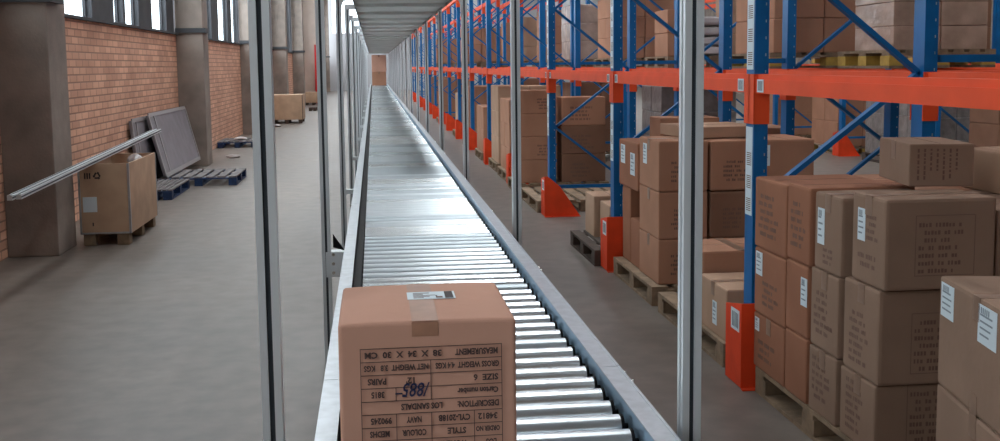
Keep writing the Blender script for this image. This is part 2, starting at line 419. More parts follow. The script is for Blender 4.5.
def carton(x0, y0, z0, w, d, h, style, label, group=None, rz=0, tape=None, prints=(), labels=(), name='carton', cat='carton', seed=0):
    """x0,y0 = corner nearest the aisle and the camera"""
    loc = Vector((x0+w/2, y0+d/2, z0))
    if rz:
        c = Matrix.Rotation(rz, 3, 'Z') @ Vector((w/2, d/2, 0)); loc = Vector((x0, y0, z0))+c
    o = bpy.data.objects.new(name, carton_mesh(w, d, h, style)); COL.objects.link(o)
    o.location = loc; o.rotation_euler = (0, 0, rz); ORG[o.name] = Vector((0, 0, 0)); tag(o, label, cat, group)
    if tape:
        mb = MB(); tw = .05
        for fc in tape:
            if fc == 'X': mb.box(-w/2, w/2, -tw/2, tw/2, h, h+.001)
            if fc == 'Y': mb.box(-tw/2, tw/2, -d/2, d/2, h, h+.001)
            if fc == 'x': rect_on(mb, 'x', d/2-tw/2, d/2+tw/2, h-.07, h+.001, w, d, h)
            if fc == 'y': rect_on(mb, 'y', w/2-tw/2, w/2+tw/2, h-.07, h+.001, w, d, h)
            if fc == 'b': rect_on(mb, 'x', d/2-tw/2, d/2+tw/2, 0, .06, w, d, h)
        mb.build('packing_tape', M['oldtape'], o)
    if prints:
        mb = MB()
        for i, (face, u, v, uw, vh, rows) in enumerate(prints): glyphs(mb, face, u, v, uw, vh, rows, w, d, h, .012, seed*7+i)
        for (face, u, v, uw, vh, rows) in prints:
            if face == 'y' and rows == 7:
                a0, a1, b0, b1, q = u-.012, min(u+uw+.012, w-.004), v-.01, v+vh+.012, .002
                for rc in ((a0, a1, b0, b0+q), (a0, a1, b1, b1+q), (a0, a0+q, b0, b1), (a1, a1+q, b0, b1)): rect_on(mb, 'y', *rc, w, d, h, 0, .0006)
        mb.build('printing', M['fadeink'], o)
    for (face, u, v, uw, vh) in labels:
        mb = MB(); rect_on(mb, face, u, u+uw, v, v+vh, w, d, h)
        rnd = random.Random(seed+int(u*1000))
        for q in range(4):                                       # barcode bars and lines of small print
            a = u+uw*.12; b_ = u+uw*rnd.uniform(.5, .85); vv = v+vh*(.72-.17*q)
            rect_on(mb, face, a, b_, vv, vv+vh*.05, w, d, h, 1, .0018)
        for q in range(5):
            a = u+uw*(.15+.1*q); rect_on(mb, face, a, a+uw*.05, v+vh*.78, v+vh*.94, w, d, h, 1, .0018)
        mb.build('shipping_label', [M['paper'], M['bar']], o)
    return o

# the big carton on the conveyor -------------------------------------------
bx0, bx1, by0, by1, bz0, bh = -.073, .247, 1.822, 2.14, ZA+RR+.0015, 1.043-(ZA+RR+.001)
w, d, h = bx1-bx0, by1-by0, bh
big = bpy.data.objects.new('carton', None); 
bm = bmesh.new(); bmesh.ops.create_cube(bm, size=1)
bmesh.ops.subdivide_edges(bm, edges=bm.edges[:], cuts=5, use_grid_fill=True)
for v in bm.verts:
    x, y, z = v.co
    fx = 1-(2*x)**2; fy = 1-(2*y)**2; fz = 1-(2*z)**2
    X, Y, Z = x*w, y*d, (z+.5)*h
    if abs(x) > .499: X += math.copysign(.004, x)*fy*fz
    if abs(y) > .499: Y += math.copysign(.003, y)*fx*fz
    if z > .499: Z += .003*fx*fy-.002*(abs(x*2)**6)
    v.co = (X, Y, Z)
bmesh.ops.recalc_face_normals(bm, faces=bm.faces[:])
me = bpy.data.meshes.new('carton'); bm.to_mesh(me); bm.free(); me.materials.append(CARD['conveyor'])
for p in me.polygons: p.use_smooth = False
bpy.data.objects.remove(big); big = bpy.data.objects.new('carton', me); COL.objects.link(big)
bv = big.modifiers.new('bevel', 'BEVEL'); bv.width = .007; bv.segments = 3; bv.limit_method = 'ANGLE'; bv.angle_limit = math.radians(50)
big.location = ((bx0+bx1)/2, (by0+by1)/2, bz0); ORG[big.name] = Vector((0,0,0))
tag(big, 'large brown carton riding upside down on the conveyor rollers, printed table on its front', 'carton')
mb = MB(); xc = .082-(bx0+bx1)/2
N = 12
for a, b in [(-d/2+d*i/N, -d/2+d*(i+1)/N) for i in range(N)]:
    fz = lambda y: h+.0042*(1-(2*y/d)**2)
    mb.add([(xc-.024, a, fz(a)), (xc+.024, a, fz(a)), (xc+.024, b, fz(b)), (xc-.024, b, fz(b))], [(0,1,2,3)])
mb.add([(xc-.024, -d/2-.001, h-.002), (xc+.024, -d/2-.001, h-.002), (xc+.024, -d/2-.002, h-.028), (xc-.024, -d/2-.002, h-.028)], [(0,1,2,3)])
mb.build('packing_tape', M['tape'], big)
mb = MB(); lz = h+.0062
def toprect(x0, x1, y0, y1, z, m): mb.box(x0, x1, y0, y1, z, z+.0006, m)
cxx, cyy = (bx0+bx1)/2, (by0+by1)/2
toprect(.056-cxx, .150-cxx, 1.975-cyy, 2.038-cyy, lz-.002, 0)
toprect(.130-cxx, .146-cxx, 1.978-cyy, 2.035-cyy, lz-.0015, 1)
for q in range(7): toprect(.112-cxx, .114-cxx+.0014*(q%2), 1.982-cyy+q*.0035, 1.9835-cyy+q*.0035, lz-.0015, 1)
toprect(.112-cxx, .125-cxx, 1.982-cyy, 1.994-cyy, lz-.0016, 2)
for q in range(5): toprect(.068-cxx, .068+.02+.012*(q%3)-cxx, 1.984-cyy+q*.01, 1.987-cyy+q*.01, lz-.0015, 2)
mb.build('shipping_label', [M['paper'], M['ink'], M['fadeink']], big)
# printed table, upside down: u runs from the viewer's right to the left, v runs downwards from the top edge
TW, RH = .253, .0243
TX1 = .219-cxx          # right end of table in view
TZ0 = h-.047            # top line in view
yf = -d/2-.0042
mb = MB()
def put(u, v, u1, v1, m=0): # filled bar in table coordinates
    mb.box(TX1-u1, TX1-u, yf-.0006, yf, TZ0-v1, TZ0-v, m)
LT = .0013
rows = 8
for r in range(rows+1): put(-LT, r*RH-LT/2, TW+LT, r*RH+LT/2)
put(-LT, 0, 0, rows*RH); put(TW, 0, TW+LT, rows*RH)
def divi(frac_left, r0, r1): u = TW*(1-frac_left); put(u-LT/2, r0*RH, u+LT/2, r1*RH)
divi(.493, 1, 4); divi(.243, 3, 4); divi(.243, 5, 8); divi(.493, 5, 8); divi(.80, 5, 8)
def word(txt, u, row, size=.0155, shear=0, m=0, v=None, bold=.0006, sx=1.0, wid=None):
    vs, fs = textmesh(txt, size, shear, bold)
    if wid:
        mx_ = max(p.x for p in vs); sx = wid/mx_
    base = (row*RH+.0065) if v is None else v       # baseline sits nearer the view's top because the print is inverted
    out = [(TX1-(u+p.x*sx), yf-.0008, TZ0-(base+p.y)) for p in vs]
    mb.add(out, fs, m)
word('MEASUREMENT', .006, 0, wid=.078); word('38  X  34  X  30  CM', .108, 0, wid=.138)
word('GROSS WEIGHT  4.4 KGS', .004, 1, .0145, wid=.116); word('NET WEIGHT  3.8   KGS', .132, 1, .0145, wid=.116)
word('SIZE  6', .006, 2); word("12'", .155, 2); word('PAIRS', .208, 2, wid=.034)
word('Carton number', .006, 3, .0145, wid=.075); word('3815', .212, 3, wid=.024)
word('DESCRIPTION:', .005, 4, wid=.076); word('LOS SANDALS', .108, 4, wid=.075)
word('34812', .008, 5, wid=.036); word('CYL-2018B', .058, 5, wid=.058); word('NAVY', .146, 5, wid=.028); word('990245', .200, 5, wid=.038)
word('ORDER NO', .004, 6, .0125, wid=.044); word('STYLE', .066, 6, wid=.034); word('COLOUR', .138, 6, wid=.044); word('MEDHS', .204, 6, wid=.036)
word('LOS', .010, 7, wid=.02); word('WOMENS', .064, 7, wid=.05)
mb.build('printed_table', M['tableink'], big)
mb = MB(); word('/885', .131, 3, .036, .25, 0, 2.62*RH+.002, .0004, wid=.050)
put(.180, 3.0*RH+.010, .193, 3.0*RH+.0125)
mb.build('handwriting', M['pen'], big)

# two cartons at the far end of the conveyor
carton(-.045, 38.6, ZA+RR+.001, .52, .5, .50, 'brown', 'darker brown carton at the far end of the conveyor, under another', tape='y')
carton(-.05, 38.6, ZA+RR+.502, .54, .5, .62, 'conveyor', 'orange-brown carton topmost at the far end of the conveyor', tape='y')

# ------------------------------------------------------------------ pallets
def pallet(x0, y0, z0, w, d, label, mat1='wood', block=None, group=None, h=.12):
    t = thing('wooden_pallet' if mat1 != 'bluewood' else 'painted_pallet', label, 'pallet', (x0+w/2, y0+d/2, z0), group)
    m1 = M[mat1]; mb = MB(); nb = 7
    bw = w/nb*.72
    for i in range(nb):
        xa = x0+(w-bw)*i/(nb-1); mb.box(xa, xa+bw, y0, y0+d, z0+h-.018, z0+h)
    mb.build('deck_boards', M['greywood'] if mat1 == 'bluewood' else m1, t)
    mb = MB()
    for i in range(3):
        ya = y0+(d-.1)*i/2; mb.box(x0, x0+w, ya, ya+.1, z0+h-.036, z0+h-.0185)
    mb.build('stringer_boards', m1, t)
    for i in range(3):
        for q in range(3):
            xa = x0+(w-.1)*i/2; ya = y0+(d-.12)*q/2
            if i == 1 and q == 1: continue
            o = MB().cbox(xa, xa+.1, ya, ya+.12, z0+.018, z0+h-.0365, .003).build('block', M[block] if block else m1, t)
            if block == 'yellow': o['label'] = 'yellow painted block'
    mb = MB()
    for i in range(3):
        xa = x0+(w-.1)*i/2; mb.box(xa, xa+.1, y0, y0+d, z0, z0+.0175)
    mb.build('bottom_boards', m1, t)
    return t

# ------------------------------------------------------------------ pallet racks
P0, PP = 4.48, 2.745
LV = [1.36, 2.80, 4.24]
def rack(name, lab, x0, ks, depth=.87, detail=(), ztop=5.0, guard=True, levels=LV, tie=None, side=1):
    ys = [P0+PP*k for k in ks]
    t = thing('pallet_rack', lab, 'rack', (x0+depth/2, (ys[0]+ys[-1])/2, 0))
    uw, ud = .065, .10
    for k, y in zip(ks, ys):
        fr = part_empty('upright_frame', t)
        for xa in (x0, x0+depth-uw):
            mb = MB()
            # open C section: web towards the aisle side, two flanges, front lips
            mb.box(xa, xa+uw, y, y+.004, .01, ztop).box(xa, xa+uw, y+ud-.004, y+ud, .01, ztop)
            mb.box(xa, xa+.004, y+.004, y+ud-.004, .01, ztop).box(xa+uw-.004, xa+uw, y+.004, y+ud-.004, .01, ztop)
            mb.box(xa-.02, xa+uw+.02, y-.015, y+ud+.015, 0, .01)
            if k in detail:
                zz = .1
                while zz < ztop-.1:
                    mb.box(xa+.048, xa+.053, y-.0012, y-.0002, zz, zz+.012, 1); zz += .075  # pale dabs painted in for light caught by the punched holes
            mb.build('upright', [M['blue'], M['galv']], fr)
        yb = y+ud/2; xf, xr = x0+uw, x0+depth-uw
        mb = MB(); zn = [.29, .88, 1.44, 2.03, 2.62, 3.2, 3.8, 4.4, 4.9]
        mb.beam((xf, yb, .29), (xr, yb, .29), .022, .035); mb.beam((xf, yb, 4.9), (xr, yb, 4.9), .022, .035)
        mb.build('brace', M['blue'], fr)
        sd = side
        for i in range(len(zn)-1):
            a, b = (xr, xf) if sd > 0 else (xf, xr)
            MB().beam((a, yb, zn[i]+(.02 if i == 0 else 0)), (b, yb, zn[i+1]), .022, .04, (0,1,0)).build('brace', M['blue'], fr); sd = -sd
        if tie: MB().beam((x0+depth, yb, 1.505), (x0+depth+tie, yb, 1.505), .03, .035).build('row_spacer', M['blue'], fr)
    for z in levels:
        for k, y in zip(ks[:-1], ys[:-1]):
            for xa in (x0, x0+depth-uw):
                ya, yb = y+ud+.003, y+PP-.003
                x1, x2 = (xa+.002, xa+.05) if xa == x0 else (xa+uw-.05, xa+uw-.002)
                mb = MB().box(x1, x2, ya, yb, z, z+.06).box(x1+(.010 if xa == x0 else 0), x2-(0 if xa == x0 else .010), ya, yb, z+.06, z+.084)
                bo = mb.build('beam', M['orange'], t)
                for yc, s in ((ya, 1), (yb, -1)):
                    mb = MB()
                    y1, y2 = (yc-.002, yc+.006) if s > 0 else (yc-.006, yc+.002)
                    mb.box(xa-.003, xa+uw+.003, y1, y2, z-.14, z+.085)
                    f0 = xa-.007 if xa == x0 else xa+uw+.001
                    if s > 0: mb.box(f0, f0+.006, yc-.06, yc+.006, z-.14, z+.085)
                    else: mb.box(f0, f0+.006, yc-.006, yc+.055, z-.14, z+.085)
                    mb.build('connector', M['orange'], bo)
                if k in detail and xa == x0 and z == levels[0]:
                    mb = MB().box(x1-.0045, x1-.001, ya+.035, ya+.105, z+.005, z+.062)
                    mb.box(x1-.0045, x1-.001, yb-.105, yb-.035, z+.005, z+.062)
                    for q in range(4):
                        mb.box(x1-.0052, x1-.0046, ya+.045+q*.014, ya+.051+q*.014, z+.012, z+.055, 1)
                        mb.box(x1-.0052, x1-.0046, yb-.095+q*.014, yb-.089+q*.014, z+.012, z+.055, 1)
                    mb.build('location_label', [M['paper'], M['ink']], bo)
    return t, ys
RA, ysA = rack('a', 'blue and orange pallet rack row facing the conveyor, orange beams at eye level', 1.70, list(range(-1, 17)), detail=(-1, 0, 1, 2), tie=.413)
RB, ysB = rack('b', 'second blue pallet rack row standing back to back behind the front row', 2.985, list(range(0, 16)), detail=(1,), side=-1)
RC, ysC = rack('c', 'distant blue pallet rack row beyond the cross aisle, seen through the others', 7.3, list(range(1, 9)))
# barcode strips on the aisle side of the first uprights
for k in (0, 1, 2):
    y = P0+PP*k; mb = MB()
    for za, zb in ((.80, 1.205), (1.465, 2.4)):
        mb.box(1.6975, 1.6993, y+.012, y+.092, za, zb)
        zz = za+.02
        while zz < zb-.09:
            for q in range(7): mb.box(1.6968, 1.6974, y+.024, y+.078, zz+q*.009, zz+q*.009+.004, 1)
            zz += .105
    fr = [c for c in RA.children if c.name.startswith('upright_frame')][k+1]
    mb.build('barcode_strip', [M['paper'], M['fadeink']], fr)
# orange guards at the feet of the front uprights
def guard(x, y, lab, face=-1, near=False):
    mb = MB(); h_ = .40; yf = y-.022; xt = x+.07 if near and y < 8 else x-.02
    mb.prism([(x-.055, .006), (x+.30, .006), (x+.10 if xt < x else x+.12, h_-.10), (xt, h_), (x-.055, h_)], 'y', yf, yf+.006)
    mb.prism([(yf+.0065, .006), (yf+.21, .006), (yf+.21, h_-.04), (yf+.0065, h_)], 'x', x-.055, x-.049)
    mb.box(x-.055, x+.30, yf-.03, yf, 0.0, .006)
    mb.tube((x+.02, yf-.018, .006), (x+.02, yf-.018, .014), .009, 8, 0); mb.tube((x+.24, yf-.018, .006), (x+.24, yf-.018, .014), .009, 8, 0)
    g = mb.build('upright_guard', M['redorange']); tag(g, lab, 'rack guard', 'orange guards at the feet of the rack uprights')
    if near:
        m2 = MB().box(x-.0565, x-.0555, yf+.025, yf+.135, .26, .36)
        for q in range(5): m2.box(x-.0572, x-.0566, yf+.04+q*.017, yf+.047+q*.017, .275, .345, 1)
        ORG[g.name] = g.location.copy(); m2.build('location_label', [M['paper'], M['ink']], g)
for k in range(0, 16):
    lab = {0: 'orange steel guard at the foot of the nearest front upright, beside the orange-brown cartons',
           1: 'orange steel guard at upright foot between the small dark pallet and tall cartons',
           2: 'wide triangular orange guard at the foot of the third front upright'}.get(k) or 'orange guard at the foot of the %s front upright along the conveyor aisle' % ORD[k]
    guard(1.70, P0+PP*k, lab, near=k < 3)
for k, l in ((4, 'distant orange guard across the far aisle, seen above the brown carton'), (6, 'farther orange guard across the far aisle, seen beside the grey post')):
    guard(7.30, P0+PP*k, l)

# ------------------------------------------------------------------ first bay: orange-brown and greyish cartons on the floor
PZ = .12
X0 = 1.70
pallet(X0, 3.27, 0, 1.0, 1.15, 'pale wooden pallet under the greyish and orange-brown carton stack beside nearest guard')
g1 = 'orange-brown cartons next to the nearest orange guard'
g2 = 'greyish cartons stacked in front of the orange-brown ones'
def lay(c): return PZ+c
W1 = .44
L0, L1, L2 = (PZ, .265), (.388, .294), (.69, .30)
carton(X0, 4.095, PZ, W1, .355, .25, 'orange', 'orange-brown carton with small white tag, lowest beside nearest orange guard', g1, labels=[('x', .02, .17, .05, .06)], prints=[('x', .06, .05, .2, .1, 3)], tape='Yx', seed=1)
carton(X0, 4.095, .373, W1, .355, .297, 'orange', 'orange-brown carton with white label at its top corner, directly beside nearest blue upright', g1, labels=[('x', .022, .175, .075, .105)], prints=[('x', .1, .05, .2, .12, 4)], tape='Y', seed=2)
carton(X0, 3.868, PZ, W1, .22, .265, 'orange', 'bottom orange-brown carton between the tagged one and the greyish stack', g1, tape='Y', seed=3)
carton(X0, 3.868, .388, W1, .22, .295, 'orange', 'narrow orange-brown carton, white label at its edge, second layer against greyish stack', g1, labels=[('x', .155, .13, .06, .115)], seed=4)
carton(X0, 4.095, .672, W1, .36, .315, 'orange', 'top orange-brown carton printed faintly, touching the nearest blue upright', g1, prints=[('x', .05, .06, .25, .2, 6)], seed=5)
carton(X0, 3.86, .686, W1, .225, .315, 'orange', 'top orange-brown carton squeezed between its twin and the taped greyish carton', g1, prints=[('x', .04, .06, .16, .2, 6)], seed=6)
T = [('x', .035, .06, .17, .18, 6)]
gk = dict(group=g2)
WD = .385
carton(X0+.002, 3.605, PZ, WD, .245, .26, 'grey', 'bottom greyish carton in the column beside the orange-brown cartons', tape='Xx', prints=T, seed=11, **gk)
carton(X0+.002, 3.60, .384, WD, .245, .31, 'grey', 'greyish carton with faded print lines, middle of the column beside orange-brown cartons', tape='Xx', prints=T, seed=12, **gk)
carton(X0+.002, 3.585, .697, WD, .235, .30, 'grey', 'top greyish carton with white label, left neighbour of the big printed one', tape='Xx', labels=[('x', .03, .10, .06, .14)], prints=[('x', .08, .03, .11, .07, 3)], seed=13, **gk)
T2 = [('x', .05, .04, .15, .2, 7), ('y', .13, .05, .2, .19, 7)]
carton(X0+.002, 3.30, PZ, WD, .27, .255, 'grey', 'lowest greyish carton of the front column, dark side printed, partly below frame', tape='Xx', prints=T2, seed=14, **gk)
carton(X0+.002, 3.285, .378, WD, .27, .335, 'grey', 'greyish carton in the middle of the front column with wide printed dark side', tape='Xx', prints=T2, seed=15, **gk)
carton(X0+.006, 3.265, .716, .40, .245, .316, 'grey', 'greyish top carton of front column, white label and neat block of print', tape='Xx',
       labels=[('x', .045, .15, .055, .115)], prints=[('x', .11, .16, .09, .1, 4), ('x', .05, .06, .16, .06, 2), ('y', .12, .06, .19, .185, 7)], seed=16, **gk)
# second row behind, tops level
for i, (xx, yy, ww, dd) in enumerate(((2.15, 4.09, .5, .36), (2.15, 3.83, .5, .25), (2.12, 3.56, .5, .255), (2.12, 3.285, .5, .265))):
    nm = ['behind the orange-brown pair', 'behind the squeezed orange-brown carton', 'behind the labelled greyish top carton', 'behind the big printed carton'][i]
    zz = PZ
    for l_, hh in enumerate((.28, .28, .30)):
        carton(xx, yy, zz, ww, dd, hh, 'grey' if i > 1 else 'brown', '%s row-two carton %s' % (['bottom', 'middle', 'top'][l_], nm), 'second row of cartons of the near right stack'); zz += hh+.002
carton(1.995, 3.47, 1.034, .175, .42, .17, 'grey', 'greyish carton lying on top of the near stack, rows of vertical print', 'greyish cartons stacked in front of the orange-brown ones', rz=-.10,
       prints=[('y', .02, .03, .12, .11, 4)], seed=21) if False else None
c = carton(1.955, 3.58, 1.034, .235, .36, .158, 'grey', 'lone carton lying on top of the near stack, vertical columns of dark print', rz=-.18, tape='x', seed=21)
mb = MB()
rnd = random.Random(5)
for q in range(7):
    u = .03+q*.023; v = .14
    while v > (.03 if q in (0, 1, 4, 5) else .06):
        l_ = rnd.uniform(.007, .018); rect_on(mb, 'y', u, u+.007, v-l_, v, .235, .36, .158, 0, .0008); v -= l_+rnd.uniform(.003, .007)
mb.build('printing', M['fadeink'], c)
carton(2.36, 3.62, .986, .22, .3, .16, 'pale', 'low pale carton peeking out at frame edge beside the lone top carton')
# nearest stack at the right edge
rk = math.radians(-11)
c_, s_ = math.cos(rk), math.sin(rk)
pallet(1.77, 1.87, 0, 1.0, 1.13, 'wooden pallet at the lower right frame edge, under the labelled near cartons')
KD = .60
def near_k(z, hh, label, labs, tp, style='grey'):
    # far aisle corner at (1.745,3.0); the box runs towards the camera, turned a little
    cr = Vector((1.752, 3.0, 0))
    near = cr+Matrix.Rotation(rk, 3, 'Z') @ Vector((0, -KD, 0))
    return carton(near.x, near.y, z, .42, KD, hh, style, label, 'nearest cartons at the right frame edge', rz=rk, tape=tp, labels=labs, seed=int(z*100))
near_k(.122, .36-.002, 'bottom nearest carton at the right frame edge, mostly below frame', [], 'Xx')
near_k(.488-.006, .032+.0, 'x', [], None) if False else None
near_k(.482, .345, 'nearest greyish carton at the right frame edge, two blue-white labels under its lid', [('x', .02, .225, .105, .105), ('x', .315, .22, .13, .11)], 'Xxb')

# ------------------------------------------------------------------ second bay
pallet(1.68, 4.80, 0, 1.0, 1.18, 'pale wooden pallet under the low labelled carton left of the nearest guard')
g = 'low cartons stepped up behind the nearest guard'
carton(1.70, 4.815, PZ, .46, .42, .265, 'pale', 'low wide carton with white label, left of nearest orange guard', g, tape='Xx', labels=[('x', .21, .05, .065, .12)], seed=31)
carton(2.17, 4.815, PZ, .46, .42, .262, 'brown', 'low carton behind the nearest blue upright, inner side of the labelled one', g, tape='X', seed=32)
carton(1.72, 5.26, PZ, .45, .40, .375, 'brown', 'carton with white label peeking out left of the tall grey post', g, labels=[('x', .3, .2, .06, .12)], tape='Y', seed=33)
carton(2.18, 5.26, PZ, .45, .40, .375, 'pale', 'carton one step up behind low ones, inner side', g, tape='Y', seed=34)
pallet(1.68, 6.12, 0, 1.0, 1.03, 'long pale pallet under the tall carton stack right of second guard')
pt = [('y', .08, .06, .17, .14, 5)]
z = PZ
for l_, (hh, nm) in enumerate(((.285, 'bottom'), (.295, 'middle'), (.315, 'top'))):
    carton(1.735, 6.17, z, .315, .47, hh, 'brown', '%s carton of the front column right of second orange guard' % nm, 'tall carton stack right of the second guard', tape='Xx', prints=pt,
           labels=[('x', .1, .15, .09, .13)] if l_ == 2 else (), seed=40+l_)
    carton(2.065, 6.16, z, .315, .47, hh-.004, 'dark' if l_ == 1 else 'brown', '%s carton of the column seen just right of the tall grey post' % nm, 'tall carton stack right of the second guard', prints=pt,
           labels=[('y', .235, .15, .055, .13)] if l_ == 2 else (), seed=44+l_)
    carton(2.39, 6.15, z, .34, .47, hh-.002, 'brown', '%s carton of the column hidden half behind the nearest blue upright' % nm, 'tall carton stack right of the second guard', prints=pt if l_ < 2 else (),
           labels=[('y', .0, .15, .05, .13)] if l_ == 2 else (), seed=48+l_)
    z += hh+.002
# column nearest frame two
carton(1.745, 6.66, PZ, .30, .25, .32, 'orange', 'lower narrow carton right of the second orange guard, near one', seed=52)
carton(1.745, 6.915, PZ, .30, .23, .52, 'orange', 'tall narrow carton directly right of second orange guard', seed=53)
carton(1.82, 6.665, .442, .22, .24, .198, 'dark', 'recessed dark carton in the gap under the double-labelled orange one', seed=54)
carton(1.73, 6.66, .644, .33, .53, .325, 'orange', 'orange-brown carton with two white labels atop column by second blue upright', labels=[('x', .06, .16, .12, .13), ('x', .33, .10, .12, .15)], seed=51)
carton(1.98, 6.3, 1.022, .5, .5, .07, 'pale', 'flat pale carton tossed on top of tall stack behind grey post', rz=.12)
carton(1.95, 6.90, .971, .42, .28, .15, 'brown', 'low brown carton lying behind the double-labelled one on the tall stack')

# long low cartons of the second rack row beside
pallet(3.02, 8.35, 0, 1.0, 1.1, 'wooden pallet under long cartons in the second rack row')
# ------------------------------------------------------------------ third bay
pallet(1.60, 7.42, 0, .75, .95, 'small dark wooden pallet left of the second orange guard', 'dwood')
carton(1.76, 7.62, PZ, .3, .34, .30, 'pale', 'small pale carton on dark pallet, beside the second guard', 'small pale cartons on the dark pallet')
carton(1.72, 8.0, PZ, .3, .34, .33, 'pale', 'small pale carton at the far end of the dark pallet', 'small pale cartons on the dark pallet')
# ------------------------------------------------------------------ fourth bay
pallet(1.62, 10.25, 0, 1.0, 1.2, 'empty pale pallet lying behind the wide triangular guard')
pallet(1.62, 11.80, 0, 1.1, .8, 'pale pallet under the two tall carton columns of the fourth bay')
nm4 = ['bottom', 'second', 'third', 'top']
for l_ in range(4):
    carton(1.68, 11.85, PZ+l_*.27, .42, .36, .268, 'brown', '%s carton of the tall column left of third blue upright' % nm4[l_], 'tall carton columns of the fourth bay', tape='Xx', prints=[('y', .2, .05, .17, .14, 4)] if l_ % 2 else (), seed=60+l_)
for l_ in range(3):
    hh = (.30, .33, .33)[l_]
    carton(2.17, 11.85, PZ+l_*.332, .52, .36, (.33), 'dark' if l_ < 2 else 'brown', '%s wide carton of the column behind the cross braces' % nm4[l_ if l_ < 2 else 3], 'tall carton columns of the fourth bay', prints=[('y', .1, .06, .3, .18, 4)], seed=65+l_)

# ------------------------------------------------------------------ generic stacks
def stack(x0, y0, z0, nx, ny, nz, w, d, h, style, where, grp, cat='carton', name='carton', zpal=True, palm='wood', block=None, look='brown', gap=.006, ph=.12, palw=1.0, pald=1.0):
    if zpal:
        pallet(x0-.04, y0-.03, z0, palw, pald, '%s wooden pallet, %s' % ('yellow-blocked' if block else ('dark' if palm == 'dwood' else 'pale'), where), palm, block, 'pallets in the racks')
        z0 += ph
    for iz in range(nz):
        for ix in range(nx):
            for iy in range(ny):
                if ix and iy: continue
                lay_ = ['bottom', 'second', 'third', 'fourth', 'fifth'][iz] if iz < nz-1 or nz == 1 else 'top'
                pos = ('aisle-side' if ix == 0 else 'inner')+(['', ' rear', ' rearmost'][iy])
                jx, jy = random.uniform(-.003, .003), random.uniform(-.004, .004)
                carton(x0+ix*(w+gap)+jx, y0+iy*(d+gap)+jy, z0+iz*(h+.001), w-.002, d-.004, h, style, '%s %s %s-layer %s, %s' % (pos, look, lay_, cat, where), grp, name=name, cat=cat)
Y = lambda k: P0+PP*k           # frame k
Z1 = 1.446
# row A first level, from the third bay on
stack(1.80, Y(6)+.3, Z1, 2, 1, 2, .42, .5, .34, 'brown', 'eye-level pallet of the eighth bay', 'cartons on eye-level pallets')
stack(1.80, Y(9)+.3, Z1, 2, 1, 2, .42, .5, .34, 'brown', 'eye-level pallet of the eleventh bay', 'cartons on eye-level pallets')
# row A floor
fl = 'floor-level cartons deeper along the front rack row'
stack(1.70, Y(3)+.3, 0, 2, 2, 3, .44, .45, .31, 'brown', 'floor pallet of the fifth bay', fl)
stack(1.72, Y(3)+1.6, 0, 2, 2, 3, .44, .45, .36, 'pale', 'floor pallet deeper in the fifth bay', fl, look='pale')
stack(1.70, Y(4)+.7, 0, 2, 2, 2, .44, .5, .36, 'brown', 'floor pallet of the sixth bay', fl)
stack(1.70, Y(5)+.4, 0, 2, 2, 3, .44, .5, .33, 'brown', 'floor pallet of the seventh bay', fl)
stack(1.72, Y(6)+.4, 0, 2, 1, 2, .44, .6, .40, 'pale', 'floor pallet of the eighth bay', fl, look='pale')
stack(1.70, Y(8)+.4, 0, 2, 1, 3, .44, .6, .34, 'brown', 'floor pallet of the tenth bay', fl)
stack(1.70, Y(10)+.4, 0, 2, 1, 3, .44, .6, .34, 'brown', 'floor pallet of the twelfth bay', fl)
# row B
gb = 'cartons in the second rack row'
stack(3.36, 6.40, Z1, 2, 1, 4, .325, .55, .155, 'film', 'pallet far right behind the nearest inner upright', 'film-wrapped cartons in the second rack row', look='film-wrapped', block='yellow', palw=.74, pald=.75)
stack(3.05, Y(1)+.42, Z1, 2, 2, 4, .40, .42, .262, 'brown', 'second-row eye-level pallet right of nearest upright', gb, block='yellow')
stack(3.42, Y(2)+.5, Z1, 2, 1, 3, .26, .4, .27, 'pale', 'eye-level pallet of second row seen left of nearest upright', gb, look='pale', zpal=False) if False else None
pallet(3.02, Y(2)+.45, Z1, 1.0, .9, 'pale pallet under the white sacks in second rack row', 'wood', None)
for i in range(4):
    mb = MB(); z0 = Z1+.121+i*.103
    bm = bmesh.new(); bmesh.ops.create_cube(bm, size=1); bmesh.ops.subdivide_edges(bm, edges=bm.edges[:], cuts=3, use_grid_fill=True)
    for v in bm.verts:
        x, y, z = v.co; r = (1-(abs(x)*2)**4*.35)*(1-(abs(y)*2)**4*.35) if abs(z) > .2 else 1
        v.co = (3.50+x*.36, Y(2)+.78+y*.6, z0+.051+z*.1*(r))
    bm.verts.index_update(); mb.add([v.co for v in bm.verts], [[v.index for v in f_.verts] for f_ in bm.faces], 0, True); bm.free()
    o = mb.build('sack', M['sack']); tag(o, '%s white sack of the flat pile behind the tall grey post' % ['bottom', 'second', 'third', 'top'][i], 'sack', 'white sacks piled behind the tall grey post')
stack(3.71, Y(2)+.5, Z1+.121, 1, 1, 3, .26, .5, .22, 'pale', 'inner side of white sacks in second row', gb, look='pale', zpal=False)
stack(3.03, Y(2)+.5, Z1+.121, 1, 1, 2, .27, .5, .24, 'brown', 'outer side of white sacks in second row', gb, zpal=False)
stack(3.05, Y(3)+.3, Z1, 2, 2, 3, .42, .45, .26, 'brown', 'second-row eye-level pallet beyond the sacks', gb)
stack(3.05, Y(4)+.3, Z1, 2, 2, 3, .42, .45, .28, 'white', 'second-row eye-level pallet two bays past the sacks', gb, look='white film-wrapped')
stack(3.05, Y(6)+.3, Z1, 2, 1, 3, .42, .6, .3, 'pale', 'second-row eye-level pallet third past the sacks', gb, look='pale')
stack(3.05, Y(7)+.3, Z1, 2, 1, 3, .42, .6, .3, 'brown', 'second-row eye-level pallet fifth past the sacks', gb)
stack(3.05, Y(5)+.4, Z1, 2, 1, 3, .42, .6, .3, 'brown', 'second-row eye-level pallet far along', gb)
